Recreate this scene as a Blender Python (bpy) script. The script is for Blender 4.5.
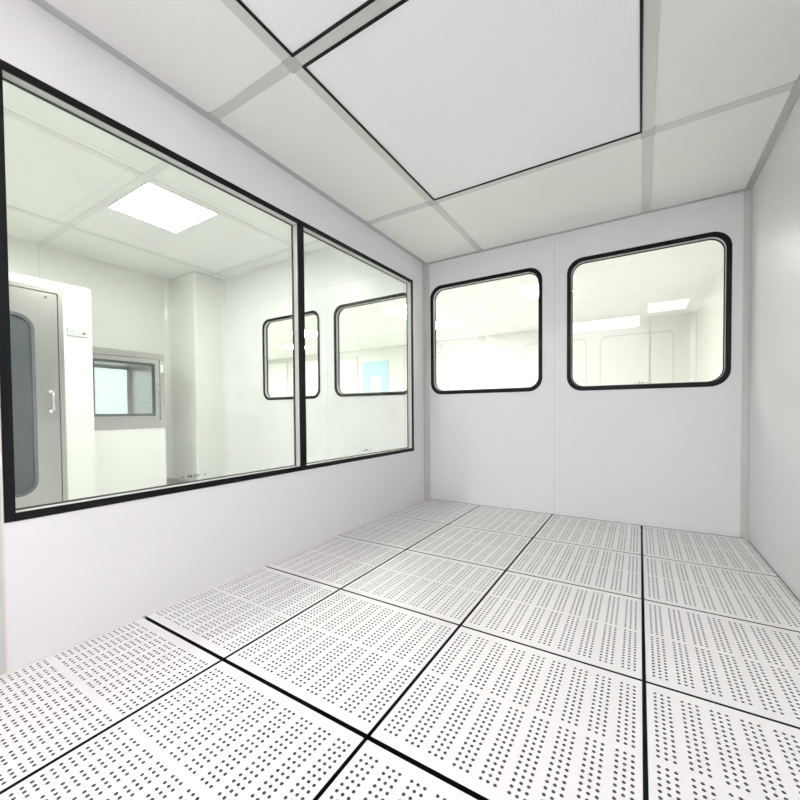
import bpy, bmesh, math, random
from mathutils import Vector, geometry
random.seed(4)
for o in list(bpy.data.objects):
    bpy.data.objects.remove(o)
S = bpy.context.scene
COL = S.collection

# ------------------------------------------------------------------ camera, world, exposure
XL, XR, YB, HC = 0.0707, 2.371, 0.062, 2.191          # left wall, right wall, back wall, ceiling
cd = bpy.data.cameras.new('camera'); cam = bpy.data.objects.new('camera', cd); COL.objects.link(cam)
cam.location = (1.784728, -3.176003, 0.827043)
cam.rotation_euler = (1.54835876, 0.00799236, 0.55339946)
cd.sensor_fit = 'HORIZONTAL'; cd.sensor_width = 36.0
cd.lens = 387.93 / 800 * 36.0
cd.shift_y = 0.025; cd.clip_start = 0.01
S.camera = cam
W = bpy.data.worlds.new('world'); S.world = W; W.use_nodes = True
W.node_tree.nodes['Background'].inputs[0].default_value = (0.9, 0.95, 1.0, 1)
W.node_tree.nodes['Background'].inputs[1].default_value = 0.05
S.view_settings.view_transform = 'Standard'; S.view_settings.look = 'None'
S.view_settings.gamma = 1.0; S.view_settings.use_curve_mapping = False
S.view_settings.exposure = 0.22
S.cycles.use_denoising = True
S.cycles.max_bounces = 14; S.cycles.diffuse_bounces = 8; S.cycles.glossy_bounces = 6
S.cycles.transparent_max_bounces = 24; S.cycles.transmission_bounces = 8
LIGHT_OWN, LIGHT_LEFT, LIGHT_BACK = 8.6, 28.0, 33.0     # lamp panel radiance
OWN_RGB, LEFT_RGB, BACK_RGB = (1.0, 0.98, 1.0), (0.975, 1.0, 0.945), (1.0, 1.0, 0.955)

# ------------------------------------------------------------------ materials
MATS = {}
def pmat(name, col, rough=0.5, metal=0.0, spec=0.5, noise=0.0, nscale=12.0, bump=0.0, bscale=200.0, stretch=None):
    if name in MATS: return MATS[name]
    m = bpy.data.materials.new(name); m.use_nodes = True
    nt = m.node_tree; b = nt.nodes['Principled BSDF']
    b.inputs['Base Color'].default_value = (*col, 1); b.inputs['Roughness'].default_value = rough
    b.inputs['Metallic'].default_value = metal; b.inputs['Specular IOR Level'].default_value = spec
    tc = nt.nodes.new('ShaderNodeTexCoord'); mp = nt.nodes.new('ShaderNodeMapping')
    nt.links.new(tc.outputs['Object'], mp.inputs['Vector'])
    if stretch: mp.inputs['Scale'].default_value = stretch
    n = nt.nodes.new('ShaderNodeTexNoise'); n.inputs['Scale'].default_value = nscale; n.inputs['Detail'].default_value = 5
    nt.links.new(mp.outputs[0], n.inputs['Vector'])
    if noise:
        mr = nt.nodes.new('ShaderNodeMapRange'); mr.inputs['To Min'].default_value = 1 - noise; mr.inputs['To Max'].default_value = 1 + noise
        nt.links.new(n.outputs['Fac'], mr.inputs['Value'])
        mx = nt.nodes.new('ShaderNodeMix'); mx.data_type = 'RGBA'; mx.blend_type = 'MULTIPLY'; mx.inputs['Factor'].default_value = 1
        mx.inputs['A'].default_value = (*col, 1); nt.links.new(mr.outputs[0], mx.inputs['B'])
        nt.links.new(mx.outputs['Result'], b.inputs['Base Color'])
    if bump:
        n2 = nt.nodes.new('ShaderNodeTexNoise'); n2.inputs['Scale'].default_value = bscale
        nt.links.new(mp.outputs[0], n2.inputs['Vector'])
        bp = nt.nodes.new('ShaderNodeBump'); bp.inputs['Strength'].default_value = bump; bp.inputs['Distance'].default_value = 0.002
        nt.links.new(n2.outputs['Fac'], bp.inputs['Height']); nt.links.new(bp.outputs[0], b.inputs['Normal'])
    MATS[name] = m; return m

def emat(name, col, strength):
    m = bpy.data.materials.new(name); m.use_nodes = True; nt = m.node_tree
    b = nt.nodes['Principled BSDF']; b.inputs['Base Color'].default_value = (.9, .9, .9, 1)
    b.inputs['Emission Color'].default_value = (*col, 1); b.inputs['Emission Strength'].default_value = strength
    return m

def glass(name, tint, refl=1.7, haze=0.0):
    """thin window pane: straight-through transmission plus Fresnel reflection off both faces"""
    m = bpy.data.materials.new(name); m.use_nodes = True; nt = m.node_tree; nt.nodes.clear()
    out = nt.nodes.new('ShaderNodeOutputMaterial'); tr = nt.nodes.new('ShaderNodeBsdfTransparent')
    tr.inputs[0].default_value = (*tint, 1); gl = nt.nodes.new('ShaderNodeBsdfGlossy'); gl.inputs['Roughness'].default_value = 0.0
    gl.inputs['Color'].default_value = (1, 1, 1, 1)
    fr = nt.nodes.new('ShaderNodeFresnel'); fr.inputs[0].default_value = 1.45
    # the Fresnel node inverts IOR on back faces of a closed slab; build the pane as a single sheet per side
    mu = nt.nodes.new('ShaderNodeMath'); mu.operation = 'MULTIPLY'; mu.inputs[1].default_value = refl; mu.use_clamp = True
    nt.links.new(fr.outputs[0], mu.inputs[0])
    mx = nt.nodes.new('ShaderNodeMixShader'); nt.links.new(mu.outputs[0], mx.inputs[0])
    nt.links.new(tr.outputs[0], mx.inputs[1]); nt.links.new(gl.outputs[0], mx.inputs[2])
    last = mx
    if haze:
        di = nt.nodes.new('ShaderNodeBsdfDiffuse'); di.inputs[0].default_value = (.9, .9, .9, 1)
        tc = nt.nodes.new('ShaderNodeTexCoord'); n = nt.nodes.new('ShaderNodeTexNoise')
        n.inputs['Scale'].default_value = 1.6; n.inputs['Detail'].default_value = 5; n.inputs['Distortion'].default_value = 1.2
        nt.links.new(tc.outputs['Object'], n.inputs['Vector'])
        mr = nt.nodes.new('ShaderNodeMapRange'); mr.inputs['From Min'].default_value = .35; mr.inputs['From Max'].default_value = .75
        mr.inputs['To Max'].default_value = haze; nt.links.new(n.outputs['Fac'], mr.inputs['Value'])
        m2 = nt.nodes.new('ShaderNodeMixShader'); nt.links.new(mr.outputs[0], m2.inputs[0])
        nt.links.new(mx.outputs[0], m2.inputs[1]); nt.links.new(di.outputs[0], m2.inputs[2]); last = m2
    nt.links.new(last.outputs[0], out.inputs[0])
    return m

M_WALL = pmat('white_coated_panel', (.80, .791, .811), .30, spec=.45, noise=.012, nscale=3, bump=.03, bscale=90)
M_WALLB = pmat('warm_white_panel', (.76, .765, .735), .34, spec=.45, noise=.012, nscale=3)
M_CEIL = pmat('ceiling_panel_grey_white', (.84, .835, .81), .6, noise=.015, nscale=5)
M_CEILB = pmat('white_ceiling_panel', (.88, .885, .87), .5, noise=.01, nscale=4)
M_BARB = pmat('painted_grid', (.78, .785, .77), .4)
M_BAR = pmat('grid_aluminium', (.62, .64, .61), .38, metal=.15, noise=.05, nscale=8)
M_JOINT = pmat('grid_joint_aluminium', (.50, .51, .49), .4, metal=.2)
M_EDGE = pmat('edge_angle_grey', (.50, .50, .51), .45, metal=.1)
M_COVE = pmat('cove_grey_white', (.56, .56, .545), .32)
M_COVEB = pmat('cove_white', (.76, .765, .735), .14)
M_WALLR = pmat('shaded_white_panel', (.705, .705, .71), .28, spec=.5, noise=.015, nscale=3)  # right wall: its dimmer grazing light is put into the colour
M_TILE = pmat('perforated_vinyl_tile', (.75, .736, .736), .36, spec=.4, noise=.02, nscale=6)
M_HOLE = pmat('dark_hole_wall', (.13, .125, .15), .7)  # hole walls darkened in colour to deepen the shade inside
M_PLENUM = pmat('dark_plenum', (.02, .02, .03), .8)
M_BLACK = pmat('black_gasket', (.005, .005, .007), .35, spec=.22)
M_DARK = pmat('dark_line', (.02, .02, .028), .4)
M_REVEAL = pmat('pale_reveal', (.58, .59, .57), .4)
M_STEEL = pmat('brushed_steel', (.52, .515, .495), .28, metal=.9, noise=.05, nscale=30, stretch=(1, 1, .05))
M_STEELD = pmat('steel_edge', (.40, .40, .39), .35, metal=.9)
M_CHROME = pmat('chrome', (.8, .8, .8), .12, metal=1)
M_PANEL = pmat('bright_white_panel', (.85, .85, .82), .35)
M_SEAM = pmat('panel_joint', (.62, .60, .60), .5)
M_SEALANT = pmat('cream_sealant', (.74, .70, .63), .5)
M_FLOORG = pmat('grey_epoxy', (.68, .68, .66), .3, noise=.03)
M_BLUE = pmat('pale_blue_door', (.46, .70, .80), .4)
M_RED = pmat('red_tape', (.55, .04, .05), .5)
M_GREYG = pmat('dark_interior_glass', (.075, .09, .10), .10, spec=.25)  # dimness of the cabin interior is put into the pane colour
M_GREY = pmat('light_grey_outline', (.64, .66, .62), .4)
M_SCREEN = pmat('display_dark', (.03, .05, .06), .2)
M_CYAN = pmat('display_cyan', (.15, .65, .75), .3)
M_REDL = pmat('display_red', (.75, .25, .25), .3)
M_GLASSL = glass('clear_glass_left', (.925, .955, .918), 1.5, haze=.10)
M_GLASSB = glass('clear_glass_back', (.97, .98, .955), 1.5)
M_LOWN = emat('lamp_diffuser_booth', OWN_RGB, LIGHT_OWN)
M_LLEFT = emat('lamp_diffuser_next_room', LEFT_RGB, LIGHT_LEFT)
M_LBACK = emat('lamp_diffuser_corridor', BACK_RGB, LIGHT_BACK)
M_LIT = emat('lit_passthrough_window', (.80, .93, .96), .85)

# perforated white filter sheet: fine rows of pinholes in the material
def filter_mat():
    m = pmat('perforated_filter_sheet', (.9, .89, .92), .5); nt = m.node_tree; b = nt.nodes['Principled BSDF']
    tc = nt.nodes.new('ShaderNodeTexCoord'); mp = nt.nodes.new('ShaderNodeMapping'); mp.inputs['Scale'].default_value = (110, 110, 1)
    v = nt.nodes.new('ShaderNodeTexVoronoi'); v.inputs['Randomness'].default_value = 0; v.inputs['Scale'].default_value = 1
    nt.links.new(tc.outputs['Object'], mp.inputs[0]); nt.links.new(mp.outputs[0], v.inputs['Vector'])
    r = nt.nodes.new('ShaderNodeMapRange'); r.inputs['From Min'].default_value = .2; r.inputs['From Max'].default_value = .3
    r.inputs['To Min'].default_value = .86; r.inputs['To Max'].default_value = 1
    nt.links.new(v.outputs['Distance'], r.inputs['Value'])
    mx = nt.nodes.new('ShaderNodeMix'); mx.data_type = 'RGBA'; mx.blend_type = 'MULTIPLY'; mx.inputs['Factor'].default_value = 1
    mx.inputs['A'].default_value = (.92, .91, .94, 1); nt.links.new(r.outputs[0], mx.inputs['B'])
    nt.links.new(mx.outputs['Result'], b.inputs['Base Color'])
    return m
M_FILTER = filter_mat()

# ------------------------------------------------------------------ helpers
def obj(name, bm, mat, parent=None, loc=(0, 0, 0), smooth=False):
    me = bpy.data.meshes.new(name)
    if isinstance(bm, bmesh.types.BMesh):
        bmesh.ops.recalc_face_normals(bm, faces=bm.faces)
        bm.to_mesh(me); bm.free()
    else: me = bm
    if mat and not len(me.materials): me.materials.append(mat)
    if smooth:
        for p in me.polygons: p.use_smooth = True
    o = bpy.data.objects.new(name, me); COL.objects.link(o); o.location = loc
    if parent: o.parent = parent
    return o
def empty(name, loc=(0, 0, 0)):
    o = bpy.data.objects.new(name, None); o.empty_display_size = .05; COL.objects.link(o); o.location = loc; return o
def tag(o, label=None, cat=None, group=None, kind=None):
    if label: o['label'] = label
    if cat: o['category'] = cat
    if group: o['group'] = group
    if kind: o['kind'] = kind
    return o
def struct(o): o['kind'] = 'structure'; return o
def box(bm, a, b, bev=0.0):
    """axis-aligned box between corners a and b, optionally bevelled"""
    lo = [min(a[i], b[i]) for i in range(3)]; hi = [max(a[i], b[i]) for i in range(3)]
    r = bmesh.ops.create_cube(bm, size=1)
    for v in r['verts']: v.co = Vector([lo[i] + (v.co[i] + .5) * (hi[i] - lo[i]) for i in range(3)])
    if bev:
        es = {e for v in r['verts'] for e in v.link_edges}
        bmesh.ops.bevel(bm, geom=list(es), offset=bev, segments=2, affect='EDGES', profile=.5)
    return bm
def B(a, b, bev=0.0): return box(bmesh.new(), a, b, bev)
def rrect(u0, u1, v0, v1, r, n=8):
    if r <= 0: return [(u0, v0), (u1, v0), (u1, v1), (u0, v1)]
    p = []
    for cx, cy, a0 in ((u1 - r, v0 + r, -90), (u1 - r, v1 - r, 0), (u0 + r, v1 - r, 90), (u0 + r, v0 + r, 180)):
        for i in range(n + 1):
            a = math.radians(a0 + 90 * i / n); p.append((cx + r * math.cos(a), cy + r * math.sin(a)))
    return p
def mapper(axis):
    if axis == 'X': return lambda u, v, w: Vector((w, u, v))      # u=Y, v=Z
    if axis == 'Y': return lambda u, v, w: Vector((u, w, v))      # u=X, v=Z
    return lambda u, v, w: Vector((u, v, w))
def slab(outer, holes, axis, w0, w1, bm=None):
    """a plate with cut-outs: outline and holes in 2D, extruded along axis from w0 to w1"""
    bm = bm or bmesh.new(); mp = mapper(axis)
    loops = [outer] + holes; flat = [p for l in loops for p in l]
    tris = geometry.tessellate_polygon([[Vector((p[0], p[1], 0)) for p in l] for l in loops])
    A = [bm.verts.new(mp(p[0], p[1], w0)) for p in flat]; C = [bm.verts.new(mp(p[0], p[1], w1)) for p in flat]
    for t in tris:
        for V, tt in ((A, t), (C, t[::-1])):
            try: bm.faces.new([V[i] for i in tt])
            except ValueError: pass
    k = 0
    for l in loops:
        n = len(l)
        for i in range(n):
            a, b = k + i, k + (i + 1) % n
            bm.faces.new((A[a], A[b], C[b], C[a]))
        k += n
    return bm
def ring(outer, inner, axis, w0, w1, bm=None):
    """frame of equal-length outer and inner loops"""
    bm = bm or bmesh.new(); mp = mapper(axis); n = len(outer)
    V = [[bm.verts.new(mp(p[0], p[1], w)) for p in l] for l in (outer, inner) for w in (w0, w1)]
    o0, o1, i0, i1 = V
    for k in range(n):
        j = (k + 1) % n
        for q in ((o0[k], o0[j], o1[j], o1[k]), (i0[k], i1[k], i1[j], i0[j]), (o0[k], i0[k], i0[j], o0[j]), (o1[k], o1[j], i1[j], i1[k])):
            bm.faces.new(q)
    return bm
def sheet(loop, axis, w):
    bm = bmesh.new(); mp = mapper(axis)
    bm.faces.new([bm.verts.new(mp(p[0], p[1], w)) for p in loop]); return bm
def tube(bm, pts, r, n=12):
    pts = [Vector(p) for p in pts]; rings = []
    for i, p in enumerate(pts):
        d = (pts[min(i + 1, len(pts) - 1)] - pts[max(i - 1, 0)]).normalized()
        up = Vector((0, 1, 0)) if abs(d.y) < .9 else Vector((1, 0, 0))
        x = d.cross(up).normalized(); y = d.cross(x)
        rings.append([bm.verts.new(p + r * (math.cos(2 * math.pi * k / n) * x + math.sin(2 * math.pi * k / n) * y)) for k in range(n)])
    for a, b in zip(rings, rings[1:]):
        for k in range(n): bm.faces.new((a[k], a[(k + 1) % n], b[(k + 1) % n], b[k]))
    bm.faces.new(rings[0]); bm.faces.new(rings[-1][::-1]); return bm
def cyl(bm, c, r, axis, w0, w1, n=20):
    return slab([(c[0] + r * math.cos(2 * math.pi * i / n), c[1] + r * math.sin(2 * math.pi * i / n)) for i in range(n)], [], axis, w0, w1, bm)
def cove(corner, sx, sy, r, z0, z1, n=8):
    """concave quarter-round moulding filling a vertical room corner"""
    bm = bmesh.new(); cx, cy = corner[0] + sx * r, corner[1] + sy * r
    pts = [(corner[0], corner[1])] + [(cx - sx * r * math.cos(math.pi / 2 * i / n), cy - sy * r * math.sin(math.pi / 2 * i / n)) for i in range(n + 1)]
    return slab(pts, [], 'Z', z0, z1, bm)

# ------------------------------------------------------------------ the setting: walls
YF = -4.25                                            # wall behind the camera
LX, LH, LZ = -3.62, 2.62, -0.25                       # next room: far wall, ceiling, floor
BX0, BX1, BY, BH = -9.0, 2.56, 4.75, 2.40             # room behind the back wall
WT = 0.05
# window openings in the back wall: (x0, x1, z0, z1), outer edge of the black gasket
BW = [(.127, 1.122, .979, 1.974), (1.304, 2.281, .972, 1.975), (-1.052, -.068, .988, 1.974), (-2.222, -1.264, .978, 1.972)]
GK = .029
def inset(w, d): return (w[0] + d, w[1] - d, w[2] + d, w[3] - d)
outer = [(LX - .05, LZ - .05), (BX1 + .05, LZ - .05), (BX1 + .05, LH + .05), (LX - .05, LH + .05)]
wall_back = struct(obj('wall_back', slab(outer, [rrect(*inset(w, GK - .004), .085) for w in BW], 'Y', YB, YB + WT), M_WALL))
obj('panel_joint', B((1.2125, YB - .0006, 0), (1.2155, YB + .001, HC)), M_SEAM, wall_back)
obj('panel_joint', B((-1.160, YB - .0006, LZ), (-1.157, YB + .001, LH)), M_SEAM, wall_back)

LWIN = [(-2.797, .482), (-.172, .474), (-.172, 1.982), (-2.797, 1.942)]   # (Y, Z) outer edge of the long window
LF = .027
def lin(y, a, b): return a + (b - a) * (y + 2.797) / (2.797 - .172)
def ztop(y): return lin(y, 1.942, 1.982)
def zbot(y): return lin(y, .482, .474)
MY0, MY1 = -1.531, -1.484                              # mullion
def cell(y0, y1, d): return [(y0 + d, zbot(y0) + d), (y1 - d, zbot(y1) + d), (y1 - d, ztop(y1) - d), (y0 + d, ztop(y0) - d)]
lcut = cell(-2.797, -.172, LF - .004)
wall_left = struct(obj('wall_left', slab([(YF, 0 - .3), (YB, -.3), (YB, HC + .03), (YF, HC + .03)], [lcut], 'X', XL - WT, XL), M_WALL))
obj('joint_strip', B((XL - .001, -2.845, 0), (XL + .0012, -2.803, HC)), M_REVEAL, wall_left)
obj('sealant_line', B((XL - .001, -2.803, 0), (XL + .0016, -2.798, HC)), M_SEALANT, wall_left)
struct(obj('wall_right', B((XR, YF, -.3), (XR + WT, YB, HC + .03)), M_WALLR))
struct(obj('wall_front', B((XL - WT, YF - WT, -.3), (XR + WT, YF, HC + .03)), M_WALL))

# corner mouldings
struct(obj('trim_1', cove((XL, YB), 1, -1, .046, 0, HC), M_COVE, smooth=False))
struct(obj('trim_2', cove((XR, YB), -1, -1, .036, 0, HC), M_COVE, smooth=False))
# cream bead of sealant at the foot of the left wall
struct(obj('trim_3', B((XL, YF, 0), (XL + .004, YB - .05, .004)), M_SEALANT))

# ------------------------------------------------------------------ floor: dark plenum with perforated lift-out panels
floor = struct(obj('floor', B((XL - .02, YF, -.32), (XR + .02, YB, -.30)), M_PLENUM))
def tile_mesh(x0, x1, y0, y1, fx0, fy0, sx, sy):
    """perforated panel covering x0..x1, y0..y1; hole grid laid from the uncut panel corner fx0, fy0 (scaled sx, sy)"""
    bm = bmesh.new(); R = .0043; T = .012
    us = []
    for i in range(9):
        for j in range(3):
            us.append((.0212 + i * .0645 + .0050 + j * .0165))
    vs = []
    for h in range(2):
        for k in range(15): vs.append(.0435 + h * .272 + k * .0172)
    us = [fx0 + sx * u for u in us]; vs = [fy0 + sy * v for v in vs]
    us = [u for u in us if x0 + .007 < u < x1 - .007]; vs = [v for v in vs if y0 + .007 < v < y1 - .007]
    h = .0077
    def bands(c, a, b):
        out = []; cur = a
        for q in c:
            if q - h > cur + 1e-6: out.append((cur, q - h, None))
            out.append((max(cur, q - h), q + h, q)); cur = q + h
        out.append((cur, b, None)); return out
    bu, bv = bands(us, x0, x1), bands(vs, y0, y1)
    cache = {}
    def V(x, y, z):
        k = (round(x, 5), round(y, 5), round(z, 5))
        if k not in cache: cache[k] = bm.verts.new((x, y, z))
        return cache[k]
    # rows of plain sheet (no holes) span the full width
    for (a0, a1, ac) in bu:
        run = None
        if ac is None:
            bm.faces.new((V(a0, y0, 0), V(a1, y0, 0), V(a1, y1, 0), V(a0, y1, 0))); continue
        for (b0, b1, bc) in bv:
            if bc is None:
                bm.faces.new((V(a0, b0, 0), V(a1, b0, 0), V(a1, b1, 0), V(a0, b1, 0))); continue
            sq = [(a1, bc), (a1, b1), (ac, b1), (a0, b1), (a0, bc), (a0, b0), (ac, b0), (a1, b0)]
            ci = [(ac + R * math.cos(k * math.pi / 4), bc + R * math.sin(k * math.pi / 4)) for k in range(8)]
            for k in range(8):
                j = (k + 1) % 8
                bm.faces.new((V(*sq[k], 0), V(*sq[j], 0), V(*ci[j], 0), V(*ci[k], 0)))
                bm.faces.new((V(*ci[k], 0), V(*ci[j], 0), V(*ci[j], -T), V(*ci[k], -T))).material_index = 2
    # folded rim
    c = [(x0, y0), (x1, y0), (x1, y1), (x0, y1)]
    for k in range(4):
        a, b = c[k], c[(k + 1) % 4]
        vv = [bm.verts.new((*a, 0)), bm.verts.new((*b, 0)), bm.verts.new((*b, -.03)), bm.verts.new((*a, -.03))]
        bm.faces.new(vv).material_index = 1
    me = bpy.data.meshes.new('floor_panel'); 
    for f in bm.faces: f.normal_update()
    for f in bm.faces:
        if abs(f.normal.z) > .9 and f.normal.z < 0: f.normal_flip()
    bm.to_mesh(me); bm.free(); me.materials.append(M_TILE); me.materials.append(M_BLACK); me.materials.append(M_HOLE); return me
XS = [XL + .004, .6, 1.2, 1.8, XR - .004]
YS = [YB - .007, -.6, -1.2, -1.8, -2.4, -3.0, -3.6, -4.2]
GX = .0054
gy = {1: .0038, 2: .0042, 3: .0048, 4: .0068, 5: .005, 6: .005, 7: .005, 0: 0}
for ci in range(4):
    for ri in range(7):
        x0 = XS[ci] + (GX if ci else 0); x1 = XS[ci + 1] - (GX if ci < 3 else 0)
        y1 = YS[ri] - gy[ri]; y0 = YS[ri + 1] + gy[ri + 1]
        fx = [0, .6, 1.2, 1.8][ci]
        sy = (YB + .6) / .6 if ri == 0 else 1
        me = tile_mesh(x0, x1, y0, y1, fx, YS[ri + 1], 1, sy)
        obj('floor_panel', me, None, floor)
# black strips standing in for the gap shade along the back and right walls
obj('gap_shade', B((XL + .02, YB - .0065, -.03), (XR - .004, YB - .0005, .001)), M_BLACK, floor)
obj('gap_shade', B((XR - .0036, YS[-1], -.03), (XR - .0004, YB - .007, .001)), M_BLACK, floor)
# dark bearers under the joints
for x in XS[1:4]: obj('bearer', B((x - .02, YF, -.07), (x + .02, YB - .002, -.035)), M_PLENUM, floor)
for i, y in enumerate(YS[1:7]): obj('bearer', B((XL, y - .02, -.07 - .0005), (XR, y + .02, -.0345)), M_PLENUM, floor)

# ------------------------------------------------------------------ booth ceiling
ceiling = struct(obj('ceiling', B((XL - WT, YF, HC + .012), (XR + WT, YB, HC + .03)), M_CEIL))
CX = [XL, .62, 1.812, XR]; CY = [YB, -.868, -2.07, -3.27, YF]
BWD = .024
def cellbox(i, j):
    x0 = CX[i] + (BWD if i else .02); x1 = CX[i + 1] - (BWD if i < 2 else .02)
    y1 = CY[j] - (BWD if j else .02); y0 = CY[j + 1] + (BWD if j < 3 else .02)
    return x0, x1, y0, y1
for i in range(3):
    for j in range(4):
        if (i == 1 and j in (1, 2, 3)) or (i == 2 and j == 2): continue
        x0, x1, y0, y1 = cellbox(i, j)
        obj('ceiling_panel', B((x0 - .004, y0 - .004, HC + .004), (x1 + .004, y1 + .004, HC + .0118)), M_CEIL, ceiling)
for x in CX[1:3]:
    ys = [YB - .03] + CY[1:4] + [YF + .03]
    for a, b in zip(ys, ys[1:]):
        obj('grid_bar', B((x - BWD, a - (.03 if a in CY else 0), HC), (x + BWD, b + (.03 if b in CY else 0), HC + .0125), .0012), M_BAR, ceiling)
for y in CY[1:4]:
    xs = [XL + .03] + CX[1:3] + [XR - .03]
    for a, b in zip(xs, xs[1:]):
        obj('grid_bar', B((a + (.03 if a in CX else 0), y - BWD, HC), (b - (.03 if b in CX else 0), y + BWD, HC + .0125), .0012), M_BAR, ceiling)
for x in CX[1:3]:
    for y in CY[1:4]: obj('grid_joint', B((x - .031, y - .031, HC - .001), (x + .031, y + .031, HC + .0125), .001), M_JOINT, ceiling)
    obj('grid_joint', B((x - .031, YB - .036, HC - .001), (x + .031, YB - .001, HC + .0125), .001), M_JOINT, ceiling)
for y in CY[1:4]:
    obj('grid_joint', B((XL + .001, y - .031, HC - .001), (XL + .042, y + .031, HC + .0125), .001), M_JOINT, ceiling)
    obj('grid_joint', B((XR - .042, y - .031, HC - .001), (XR - .001, y + .031, HC + .0125), .001), M_JOINT, ceiling)
obj('edge_angle', B((XL, YF, HC - .0005), (XL + .032, YB, HC + .0125)), M_EDGE, ceiling)
obj('edge_angle', B((XR - .036, YF, HC - .0005), (XR, YB, HC + .0125)), M_EDGE, ceiling)
obj('edge_angle', B((XL + .032, YB - .024, HC - .0007), (XR - .036, YB, HC + .0125)), M_EDGE, ceiling)

# the two filter outlets in the middle of the ceiling
for j, lab in ((1, 'perforated white filter outlet with a thin black gasket, nearest the back wall'), (2, 'perforated white filter outlet in the ceiling cell nearer the camera, at the top edge')):
    x0, x1, y0, y1 = cellbox(1, j)
    cx, cy = (x0 + x1) / 2, (y0 + y1) / 2
    hx, hy = (x1 - x0) / 2, (y1 - y0) / 2
    t = tag(empty('air_filter_outlet', (cx, cy, HC)), lab, 'air vent', 'filter outlets in the booth ceiling')
    obj('perforated_sheet', slab(rrect(-hx + .010, hx - .010, -hy + .010, hy - .010, 0), [], 'Z', .001, .009), M_FILTER, t)
    obj('gasket', ring(rrect(-hx, hx, -hy, hy, 0), rrect(-hx + .010, hx - .010, -hy + .010, hy - .010, 0), 'Z', -.004, .010), M_BLACK, t)
# booth lamp
def lamp(name, x0, x1, y0, y1, z, mat, label, group=None, fw=.010):
    cx, cy, hx, hy = (x0 + x1) / 2, (y0 + y1) / 2, (x1 - x0) / 2, (y1 - y0) / 2
    t = tag(empty(name, (cx, cy, z)), label, 'ceiling light', group)
    obj('light_diffuser', slab(rrect(-hx + fw, hx - fw, -hy + fw, hy - fw, 0), [], 'Z', -.004, .002), mat, t)
    obj('light_frame', ring(rrect(-hx, hx, -hy, hy, 0), rrect(-hx + fw, hx - fw, -hy + fw, hy - fw, 0), 'Z', -.006, 0), M_REVEAL, t)
    return t
x0, x1, y0, y1 = cellbox(1, 3)
lamp('ceiling_light', x0, x1, y0, y1, HC + .008, M_LOWN, 'wide lit lamp panel in the booth ceiling behind the camera')
x0, x1, y0, y1 = cellbox(2, 2)
obj('ceiling_panel', B((x0 - .004, -2.58, HC + .004), (x1 + .004, y1 + .004, HC + .0118)), M_CEIL, ceiling)
obj('grid_bar', B((CX[2] + .03, -2.605, HC), (XR - .03, -2.575, HC + .0125), .0012), M_BAR, ceiling)
lamp('ceiling_light', x0, x1, y0, -2.61, HC + .008, M_LOWN, 'narrow lit lamp panel in the booth ceiling along the right wall', fw=.04)

# ------------------------------------------------------------------ the long window in the left wall
w1 = struct(empty('window_1', (XL, -1.48, .48)))
def rel(o, par):          # keep world placement under a moved parent
    o.parent = par; o.location = -Vector(par.location); return o
def at(par, name, bm, mat, smooth=False): return rel(obj(name, bm, mat, None, smooth=smooth), par)
oc = cell(-2.797, -.172, 0)
panes = [cell(-2.797, MY0 + LF, LF), cell(MY1 - LF, -.172, LF)]
fr = slab(oc, panes, 'X', XL - .004, XL + .003)
at(w1, 'window_frame', fr, M_BLACK)
XP = XL - .042
back = slab(cell(-2.797, -.172, LF - .006), [cell(-2.797, MY0 + LF, LF + .006), cell(MY1 - LF, -.172, LF + .006)], 'X', XP - .004, XP + .002)
at(w1, 'glazing_bead', back, M_DARK)
mull = bmesh.new(); box(mull, (XP + .002, MY0 + .002, zbot(-1.5) + .02), (XL - .004, MY1 - .002, ztop(-1.5) - .02))
at(w1, 'mullion', mull, M_REVEAL)
rv = ring(cell(-2.797, -.172, LF - .005), cell(-2.797, -.172, LF), 'X', XP + .002, XL - .004)
at(w1, 'reveal', rv, M_REVEAL)
for q, yc in ((0, -2.157), (1, -.829)):
    y0q, y1q = ((-2.797 + LF, MY0 + .01), (MY1 - .01, -.172 - LF))[q]
    loop = [(y0q, zbot(y0q) + LF), (y1q, zbot(y1q) + LF), (y1q, ztop(y1q) - LF), (y0q, ztop(y0q) - LF)]
    p = at(w1, 'glass_pane', sheet(loop, 'X', XP + .004), M_GLASSL)
    st = bmesh.new(); z = .532; X0, X1 = XP + .0045, XP + .0055      # etched safety stamp, too small to read
    for dy, dz, a, b in ((-.052, .002, .006, .006), (-.026, 0, .004, .012), (-.019, -.002, .004, .008), (-.012, 0, .004, .012), (0, -.001, .005, .008), (.009, 0, .004, .012), (.017, .004, .006, .004), (.023, -.002, .004, .010), (.052, .001, .006, .006)):
        box(st, (X0, yc + dy - a / 2, z + dz), (X1, yc + dy + a / 2, z + dz + b))
    o = at(w1, 'glass_stamp', st, M_DARK); o.parent = p; o.location = (0, 0, 0)

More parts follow.
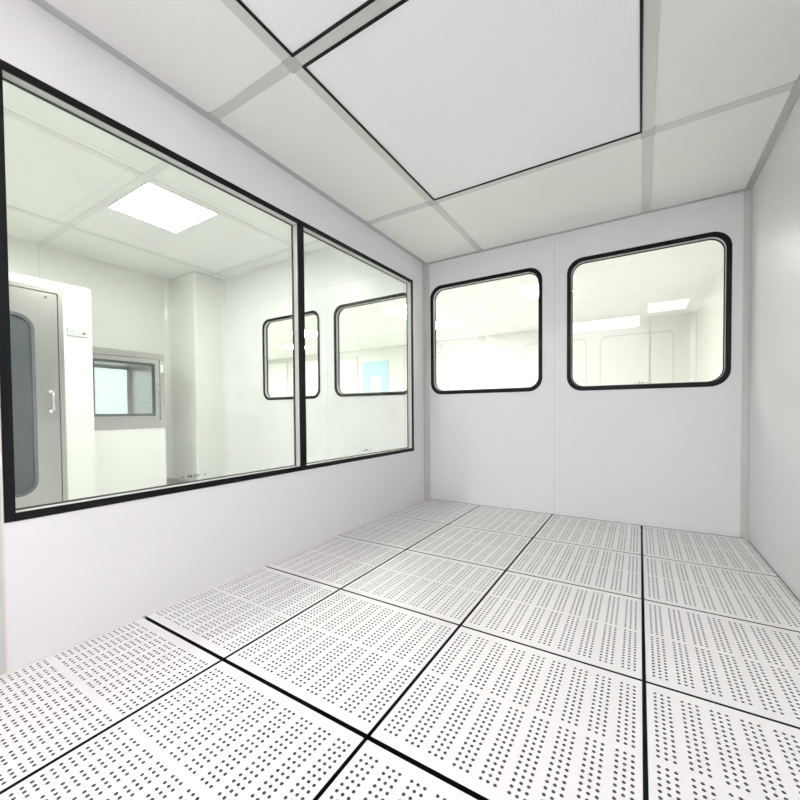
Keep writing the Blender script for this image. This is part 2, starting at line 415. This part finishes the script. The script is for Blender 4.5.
# ------------------------------------------------------------------ rounded windows in the back wall
def round_window(n, w, y_face, stamp=False, thick=True):
    g = struct(empty('window_%d' % n, ((w[0] + w[1]) / 2, y_face, w[2])))
    R0 = .108
    at(g, 'window_gasket', ring(rrect(*w, R0), rrect(*inset(w, GK), R0 - GK + .012), 'Y', y_face - .004, y_face + .004), M_BLACK)
    at(g, 'reveal', ring(rrect(*inset(w, GK - .005), R0 - GK + .014), rrect(*inset(w, GK), R0 - GK + .012), 'Y', y_face + .004, y_face + .030), M_REVEAL)
    at(g, 'glazing_bead', ring(rrect(*inset(w, GK - .004), R0 - GK + .012), rrect(*inset(w, GK + .007), R0 - GK + .006), 'Y', y_face + .030, y_face + .038), M_DARK)
    p = at(g, 'glass_pane', sheet(rrect(*inset(w, GK - .001), R0 - GK + .01), 'Y', y_face + .031), M_GLASSB)
    at(g, 'window_gasket', ring(rrect(*w, R0), rrect(*inset(w, GK), R0 - GK + .012), 'Y', y_face + WT - .004, y_face + WT + .004), M_BLACK)
    if stamp:
        st = bmesh.new(); z = w[2] + GK + .012; xc = (w[0] + w[1]) / 2
        for dx, a, b in ((-.04, .006, .005), (-.018, .004, .01), (-.010, .004, .01), (-.001, .004, .008), (.008, .004, .01), (.018, .004, .01), (.04, .006, .005)):
            box(st, (xc + dx - a / 2, y_face + .029, z), (xc + dx + a / 2, y_face + .030, z + b))
        o = at(g, 'glass_stamp', st, M_DARK); o.parent = p; o.location = (0, 0, 0)
    return g
for i, w in enumerate(BW): round_window(i + 2, w, YB, stamp=(i == 1))

# ------------------------------------------------------------------ the room behind the long window
struct(obj('wall_far_left', B((LX - .05, YF, LZ - .05), (LX, YB, LH + .05)), M_WALLB))
struct(obj('wall_near_left', B((LX, YF - .05, LZ - .05), (XL - WT, YF, LH + .05)), M_WALLB))
struct(obj('wall_above_left', B((XL - WT, YF, HC + .03), (XL, YB, LH)), M_WALLB))
struct(obj('floor_next_room', B((LX, YF, LZ - .05), (XL - WT, YB, LZ)), M_FLOORG))
lc = struct(obj('ceiling_next_room', B((LX, YF, LH), (XL - WT, YB, LH + .05)), M_CEILB))
lx = [-2.86, -1.41, -.20]; ly = [-.13, -1.645, -2.85]
for x in lx: obj('grid_bar', B((x - .03, YF, LH - .006), (x + .03, YB, LH + .001)), M_BARB, lc)
for y in ly: obj('grid_bar', B((LX, y - .03, LH - .0055), (XL - WT, y + .03, LH + .0015)), M_BARB, lc)
lamp('ceiling_light', -2.14, -1.45, -1.612, -1.02, LH - .001, M_LLEFT, 'square glowing lamp panel on the ceiling seen through the left pane of the long window')
lamp('ceiling_light', -2.12, -1.46, -3.7, -3.06, LH - .001, M_LLEFT, 'added unseen lamp panel on the next room ceiling nearest the camera and the airlock cabin')  # unseen lamp, added for more light in the next room
# pier in the corner, with rounded edges
pier = struct(obj('trim_4', B((LX, -.34, LZ), (-3.0, YB, LH), .025), M_COVEB))
struct(obj('baseboard_left', B((LX, -1.2, LZ), (LX + .02, -.34, LZ + .20)), M_STEEL))
struct(obj('baseboard_pier', B((LX + .02, -.36, LZ), (-2.98, -.34, LZ + .20)), M_STEEL))
struct(obj('trim_5', cove((LX, -.34), 1, -1, .06, LZ, LH), M_COVEB, smooth=False))
struct(obj('trim_6', cove((-3.0, YB), 1, -1, .03, LZ, LH), M_COVEB, smooth=False))
obj('panel_joint', B((LX, -1.66, LZ), (LX + .0015, -1.655, LH)), M_SEAM, bpy.data.objects['wall_far_left'])

# airlock cabin with the stainless door
AX = -2.80; AY = -1.505; AH = 2.045
cab = tag(empty('airlock_cabin', (-3.2, -2.2, LZ)), 'tall white airlock cabin with a stainless steel door, behind the long window', 'airlock cabin')
DY0, DY1, DZ = -2.60, -1.728, 1.970
body = slab([(-3.3, LZ), (AY, LZ), (AY, AH), (-3.3, AH)], [[(DY0, LZ + .004), (DY1, LZ + .004), (DY1, DZ), (DY0, DZ)]], 'X', LX + .001, AX)
at(cab, 'cabin_body', body, M_PANEL)
fo = [(DY0, LZ + .004), (DY1, LZ + .004), (DY1, DZ), (DY0, DZ)]
fi = [(DY0 + .036, LZ + .05), (DY1 - .036, LZ + .05), (DY1 - .036, DZ - .036), (DY0 + .036, DZ - .036)]
at(cab, 'door_frame', ring(fo, fi, 'X', AX - .06, AX + .006), M_STEEL)
dz0, dz1, dy0, dy1 = LZ + .056, DZ - .041, DY0 + .041, DY1 - .041
win = (-2.42, -1.935, .11, 1.708)
dr = at(cab, 'door', slab([(dy0, dz0), (dy1, dz0), (dy1, dz1), (dy0, dz1)], [rrect(*win, .13)], 'X', AX - .045, AX - .004), M_STEEL)
def sub(par, o): o.parent = par; o.location = (0, 0, 0); return o
dw = sub(dr, obj('door_window', sheet(rrect(*win, .13), 'X', AX - .02), M_GREYG))
sub(dr, obj('window_gasket', ring(rrect(win[0] - .004, win[1] + .004, win[2] - .004, win[3] + .004, .134), rrect(*inset(win, .02), .11), 'X', AX - .012, AX), pmat('grey_rubber', (.10, .11, .13), .4)))
hd = bmesh.new(); hx, hy = AX + .045, -1.825
pts = [(AX - .005, hy, 1.035)] + [(AX + .045 - .03 * (1 - math.sin(a)), hy, 1.035 - .0 - .03 * (1 - math.cos(a)) + .0) for a in [math.pi / 12 * k for k in range(7)]]
pts = [(AX - .006, hy, 1.03), (AX + .02, hy, 1.03), (AX + .036, hy, 1.024), (AX + .044, hy, 1.008), (AX + .045, hy, .99), (AX + .045, hy, .89), (AX + .044, hy, .872), (AX + .036, hy, .856), (AX + .02, hy, .85), (AX - .006, hy, .85)]
tube(hd, pts, .010)
for z in (1.03, .85): cyl(hd, (hy, z), .019, 'X', AX - .006, AX + .002)
sub(dr, obj('door_handle', hd, M_CHROME, smooth=True))
kn = bmesh.new(); cyl(kn, (-1.85, 1.885), .010, 'X', AX - .006, AX + .008)
sub(dr, obj('stud', kn, M_CHROME))
cp = at(cab, 'control_panel', B((AX, -1.70, 1.565), (AX + .014, -1.535, 1.638), .003), M_REVEAL)
sub(cp, obj('display', B((AX + .0141, -1.588, 1.592), (AX + .0155, -1.562, 1.605)), M_SCREEN))
sub(cp, obj('indicator_light', B((AX + .0141, -1.676, 1.603), (AX + .0155, -1.660, 1.613)), M_CYAN))
sub(cp, obj('indicator_light', B((AX + .0141, -1.548, 1.590), (AX + .0155, -1.540, 1.598)), M_REDL))

# pass-through hatch
PX = -2.95; PY0, PY1 = -1.48, -.75; PZ0, PZ1 = .655, 1.512
pb = tag(empty('pass_box', (-3.2, -1.1, LZ)), 'stainless steel pass-through hatch with a glazed door on a white base beside the airlock cabin', 'pass box')
gy0, gy1, gz0, gz1 = -1.47, -.853, .797, 1.395
at(pb, 'base_cabinet', slab([(PY0, LZ), (PY1, LZ), (PY1, PZ0), (PY0, PZ0)], [], 'X', LX + .001, PX - .004), M_PANEL)
at(pb, 'hatch_body', slab([(PY0, PZ0), (PY1 - .01, PZ0), (PY1 - .01, PZ1), (PY0, PZ1)], [[(gy0 + .006, gz0 + .005), (gy1 - .005, gz0 + .005), (gy1 - .005, gz1 - .005), (gy0 + .006, gz1 - .005)]], 'X', LX + .001, PX - .03), M_STEEL)
# face frame of four mitred flats
fy0, fy1 = PY0, PY1
f = bmesh.new()
ring([(fy0, PZ0), (fy1, PZ0), (fy1, PZ1), (fy0, PZ1)], [(gy0 + .002, gz0 - .05), (gy1 + .05, gz0 - .05), (gy1 + .05, gz1 + .05), (gy0 + .002, gz1 + .05)], 'X', PX - .03, PX, f)
at(pb, 'hatch_frame', f, M_STEEL)
hdoor = at(pb, 'hatch_door', ring([(gy0 + .001, gz0 - .046), (gy1 + .046, gz0 - .046), (gy1 + .046, gz1 + .046), (gy0 + .001, gz1 + .046)], [(gy0 + .003, gz0), (gy1, gz0), (gy1, gz1), (gy0 + .003, gz1)], 'X', PX - .03, PX - .006), M_STEEL)
sub(hdoor, obj('glass_pane', sheet([(gy0, gz0), (gy1, gz0), (gy1, gz1), (gy0, gz1)], 'X', PX - .02), M_GLASSB))
sub(hdoor, obj('glass_gasket', ring([(gy0, gz0), (gy1, gz0), (gy1, gz1), (gy0, gz1)], [(gy0 + .034, gz0 + .028), (gy1 - .030, gz0 + .028), (gy1 - .030, gz1 - .028), (gy0 + .034, gz1 - .028)], 'X', PX - .018, PX - .004), pmat('slate_rubber', (.045, .055, .07), .4)))
lk = bmesh.new(); cyl(lk, (-.828, 1.16), .011, 'X', PX - .008, PX + .01)
sub(hdoor, obj('lock', lk, M_CHROME))
lk = bmesh.new(); cyl(lk, (-.828, 1.085), .008, 'X', PX - .008, PX + .006)
sub(hdoor, obj('latch_stud', lk, M_CHROME))
sl = at(pb, 'sticker', B((PX, -.797, 1.30), (PX + .0015, -.762, 1.425)), M_PANEL)
sub(sl, obj('printed_mark', B((PX + .0015, -.790, 1.400), (PX + .002, -.770, 1.413)), M_DARK))
at(pb, 'far_window', sheet([(gy0 + .02, gz0 + .01), (-.90, gz0 + .01), (-.90, gz1 - .04), (gy0 + .02, gz1 - .04)], 'X', -3.52), M_LIT)
at(pb, 'back_plate', B((-3.56, gy0, gz0 - .02), (-3.53, gy1, gz1 + .02)), M_STEEL)

# ------------------------------------------------------------------ the room behind the back wall
struct(obj('wall_right_corridor', B((BX1, YB + WT, LZ), (BX1 + .05, BY, BH + .05)), M_WALLB))
struct(obj('wall_left_corridor', B((BX0 - .05, YB, LZ), (BX0, BY, BH + .05)), M_WALLB))
struct(obj('wall_near_corridor', B((BX0, YB, LZ), (LX - .05, YB + WT, BH + .05)), M_WALLB))
struct(obj('floor_corridor', B((BX0, YB + WT, LZ - .03), (BX1, BY, LZ)), M_FLOORG))
bc = struct(obj('ceiling_corridor', B((BX0, YB + WT, BH), (BX1, BY + .05, BH + .05)), M_CEILB))
wf = struct(obj('wall_far_corridor', B((BX0, BY, LZ), (BX1, BY + .05, BH + .02)), M_WALLB))
for x in (1.93, -.73, -2.0): obj('panel_joint', B((x - .004, BY - .002, LZ), (x + .004, BY + .001, BH)), M_SEAM, wf)
struct(obj('trim_7', cove((BX1, BY), -1, -1, .10, LZ, BH), M_COVEB, smooth=False))
for k, (a, b) in enumerate(((-3.0, -1.86), (-1.57, -.42), (-.17, .95), (1.16, 2.27))):
    g = struct(empty('window_%d' % (6 + k), ((a + b) / 2, BY, 1.0)))
    at(g, 'window_frame', ring(rrect(a, b, 1.0, 2.15, .11), rrect(a + .025, b - .025, 1.025, 2.125, .09), 'Y', BY - .004, BY + .002), M_GREY)
    at(g, 'glass_pane', slab(rrect(a + .025, b - .025, 1.025, 2.125, .09), [], 'Y', BY - .002, BY + .001), M_WALLB)
def door(n, a, b, top, mat, win=None, frame=M_GREY):
    g = struct(empty('door_%d' % n, ((a + b) / 2, BY, LZ)))
    at(g, 'door_frame', ring(rrect(a - .05, b + .05, LZ, top + .05, 0), rrect(a, b, LZ + .002, top, 0), 'Y', BY - .02, BY + .002), frame)
    at(g, 'door_leaf', slab(rrect(a, b, LZ + .004, top, 0), [rrect(*win, .0)] if win else [], 'Y', BY - .012, BY - .001), mat)
    if win: at(g, 'door_window', slab(rrect(*win, 0), [], 'Y', BY - .010, BY - .003), M_PANEL)
door(1, -4.16, -3.48, 2.02, M_BLUE, (-3.95, -3.66, 1.0, 1.70), M_BLUE)
door(2, -5.30, -4.42, 2.20, M_PANEL)
door(3, -6.30, -5.62, 2.25, M_PANEL)
door(4, -8.10, -7.00, 2.28, M_PANEL)
lamp('ceiling_light', .44, 1.04, 1.85, 2.45, BH - .001, M_LBACK, 'lamp panel in the upper right corner of the rounded window next to the long window')
lamp('ceiling_light', -1.62, -1.02, 2.95, 3.55, BH - .001, M_LBACK, 'glowing lamp panel at the left edge of the rounded window nearest the long window')
lamp('ceiling_light', -1.62, -1.02, 1.75, 2.35, BH - .001, M_LBACK, 'lamp panel seen inside the rounded window at the right end of the long window')
lamp('ceiling_light', -4.2, -3.6, 2.2, 2.8, BH - .001, M_LBACK, 'upper of two lamp panels glimpsed in the rounded window behind the black mullion')
lamp('ceiling_light', -5.6, -5.0, 3.2, 3.8, BH - .001, M_LBACK, 'added lamp panel, lower of the two in the rounded window behind the black mullion')  # added to brighten the dim left part of the corridor
lamp('ceiling_light', -7.6, -7.0, 3.0, 3.6, BH - .001, M_LBACK, 'added lamp panel at the far end of the corridor behind the white doors')  # extra lamp put in to light the corridor's far end

# ------------------------------------------------------------------ small scraps on the floor
def scrap(x, y, s, label, yaw):
    bm = bmesh.new(); g = [[bm.verts.new(((i - 1) * s * (.9 + .2 * random.random()), (j - 1) * s * .5, .0008 + .35 * s * (i == 2) * (j != 1) + .1 * s * random.random())) for j in range(3)] for i in range(3)]
    for i in range(2):
        for j in range(2): bm.faces.new((g[i][j], g[i + 1][j], g[i + 1][j + 1], g[i][j + 1]))
    r = bmesh.ops.extrude_face_region(bm, geom=bm.faces[:])
    for v in r['geom']:
        if isinstance(v, bmesh.types.BMVert): v.co.z += .002
    o = obj('tape_scrap', bm, M_RED, None, (x, y, 0)); o.rotation_euler.z = yaw
    return tag(o, label, 'tape')
scrap(.118, -.028, .014, 'small red scrap of tape in the left back corner of the floor', .5)
scrap(.205, .022, .006, 'tiny red fleck on the floor along the back wall, right of the corner', -.2)
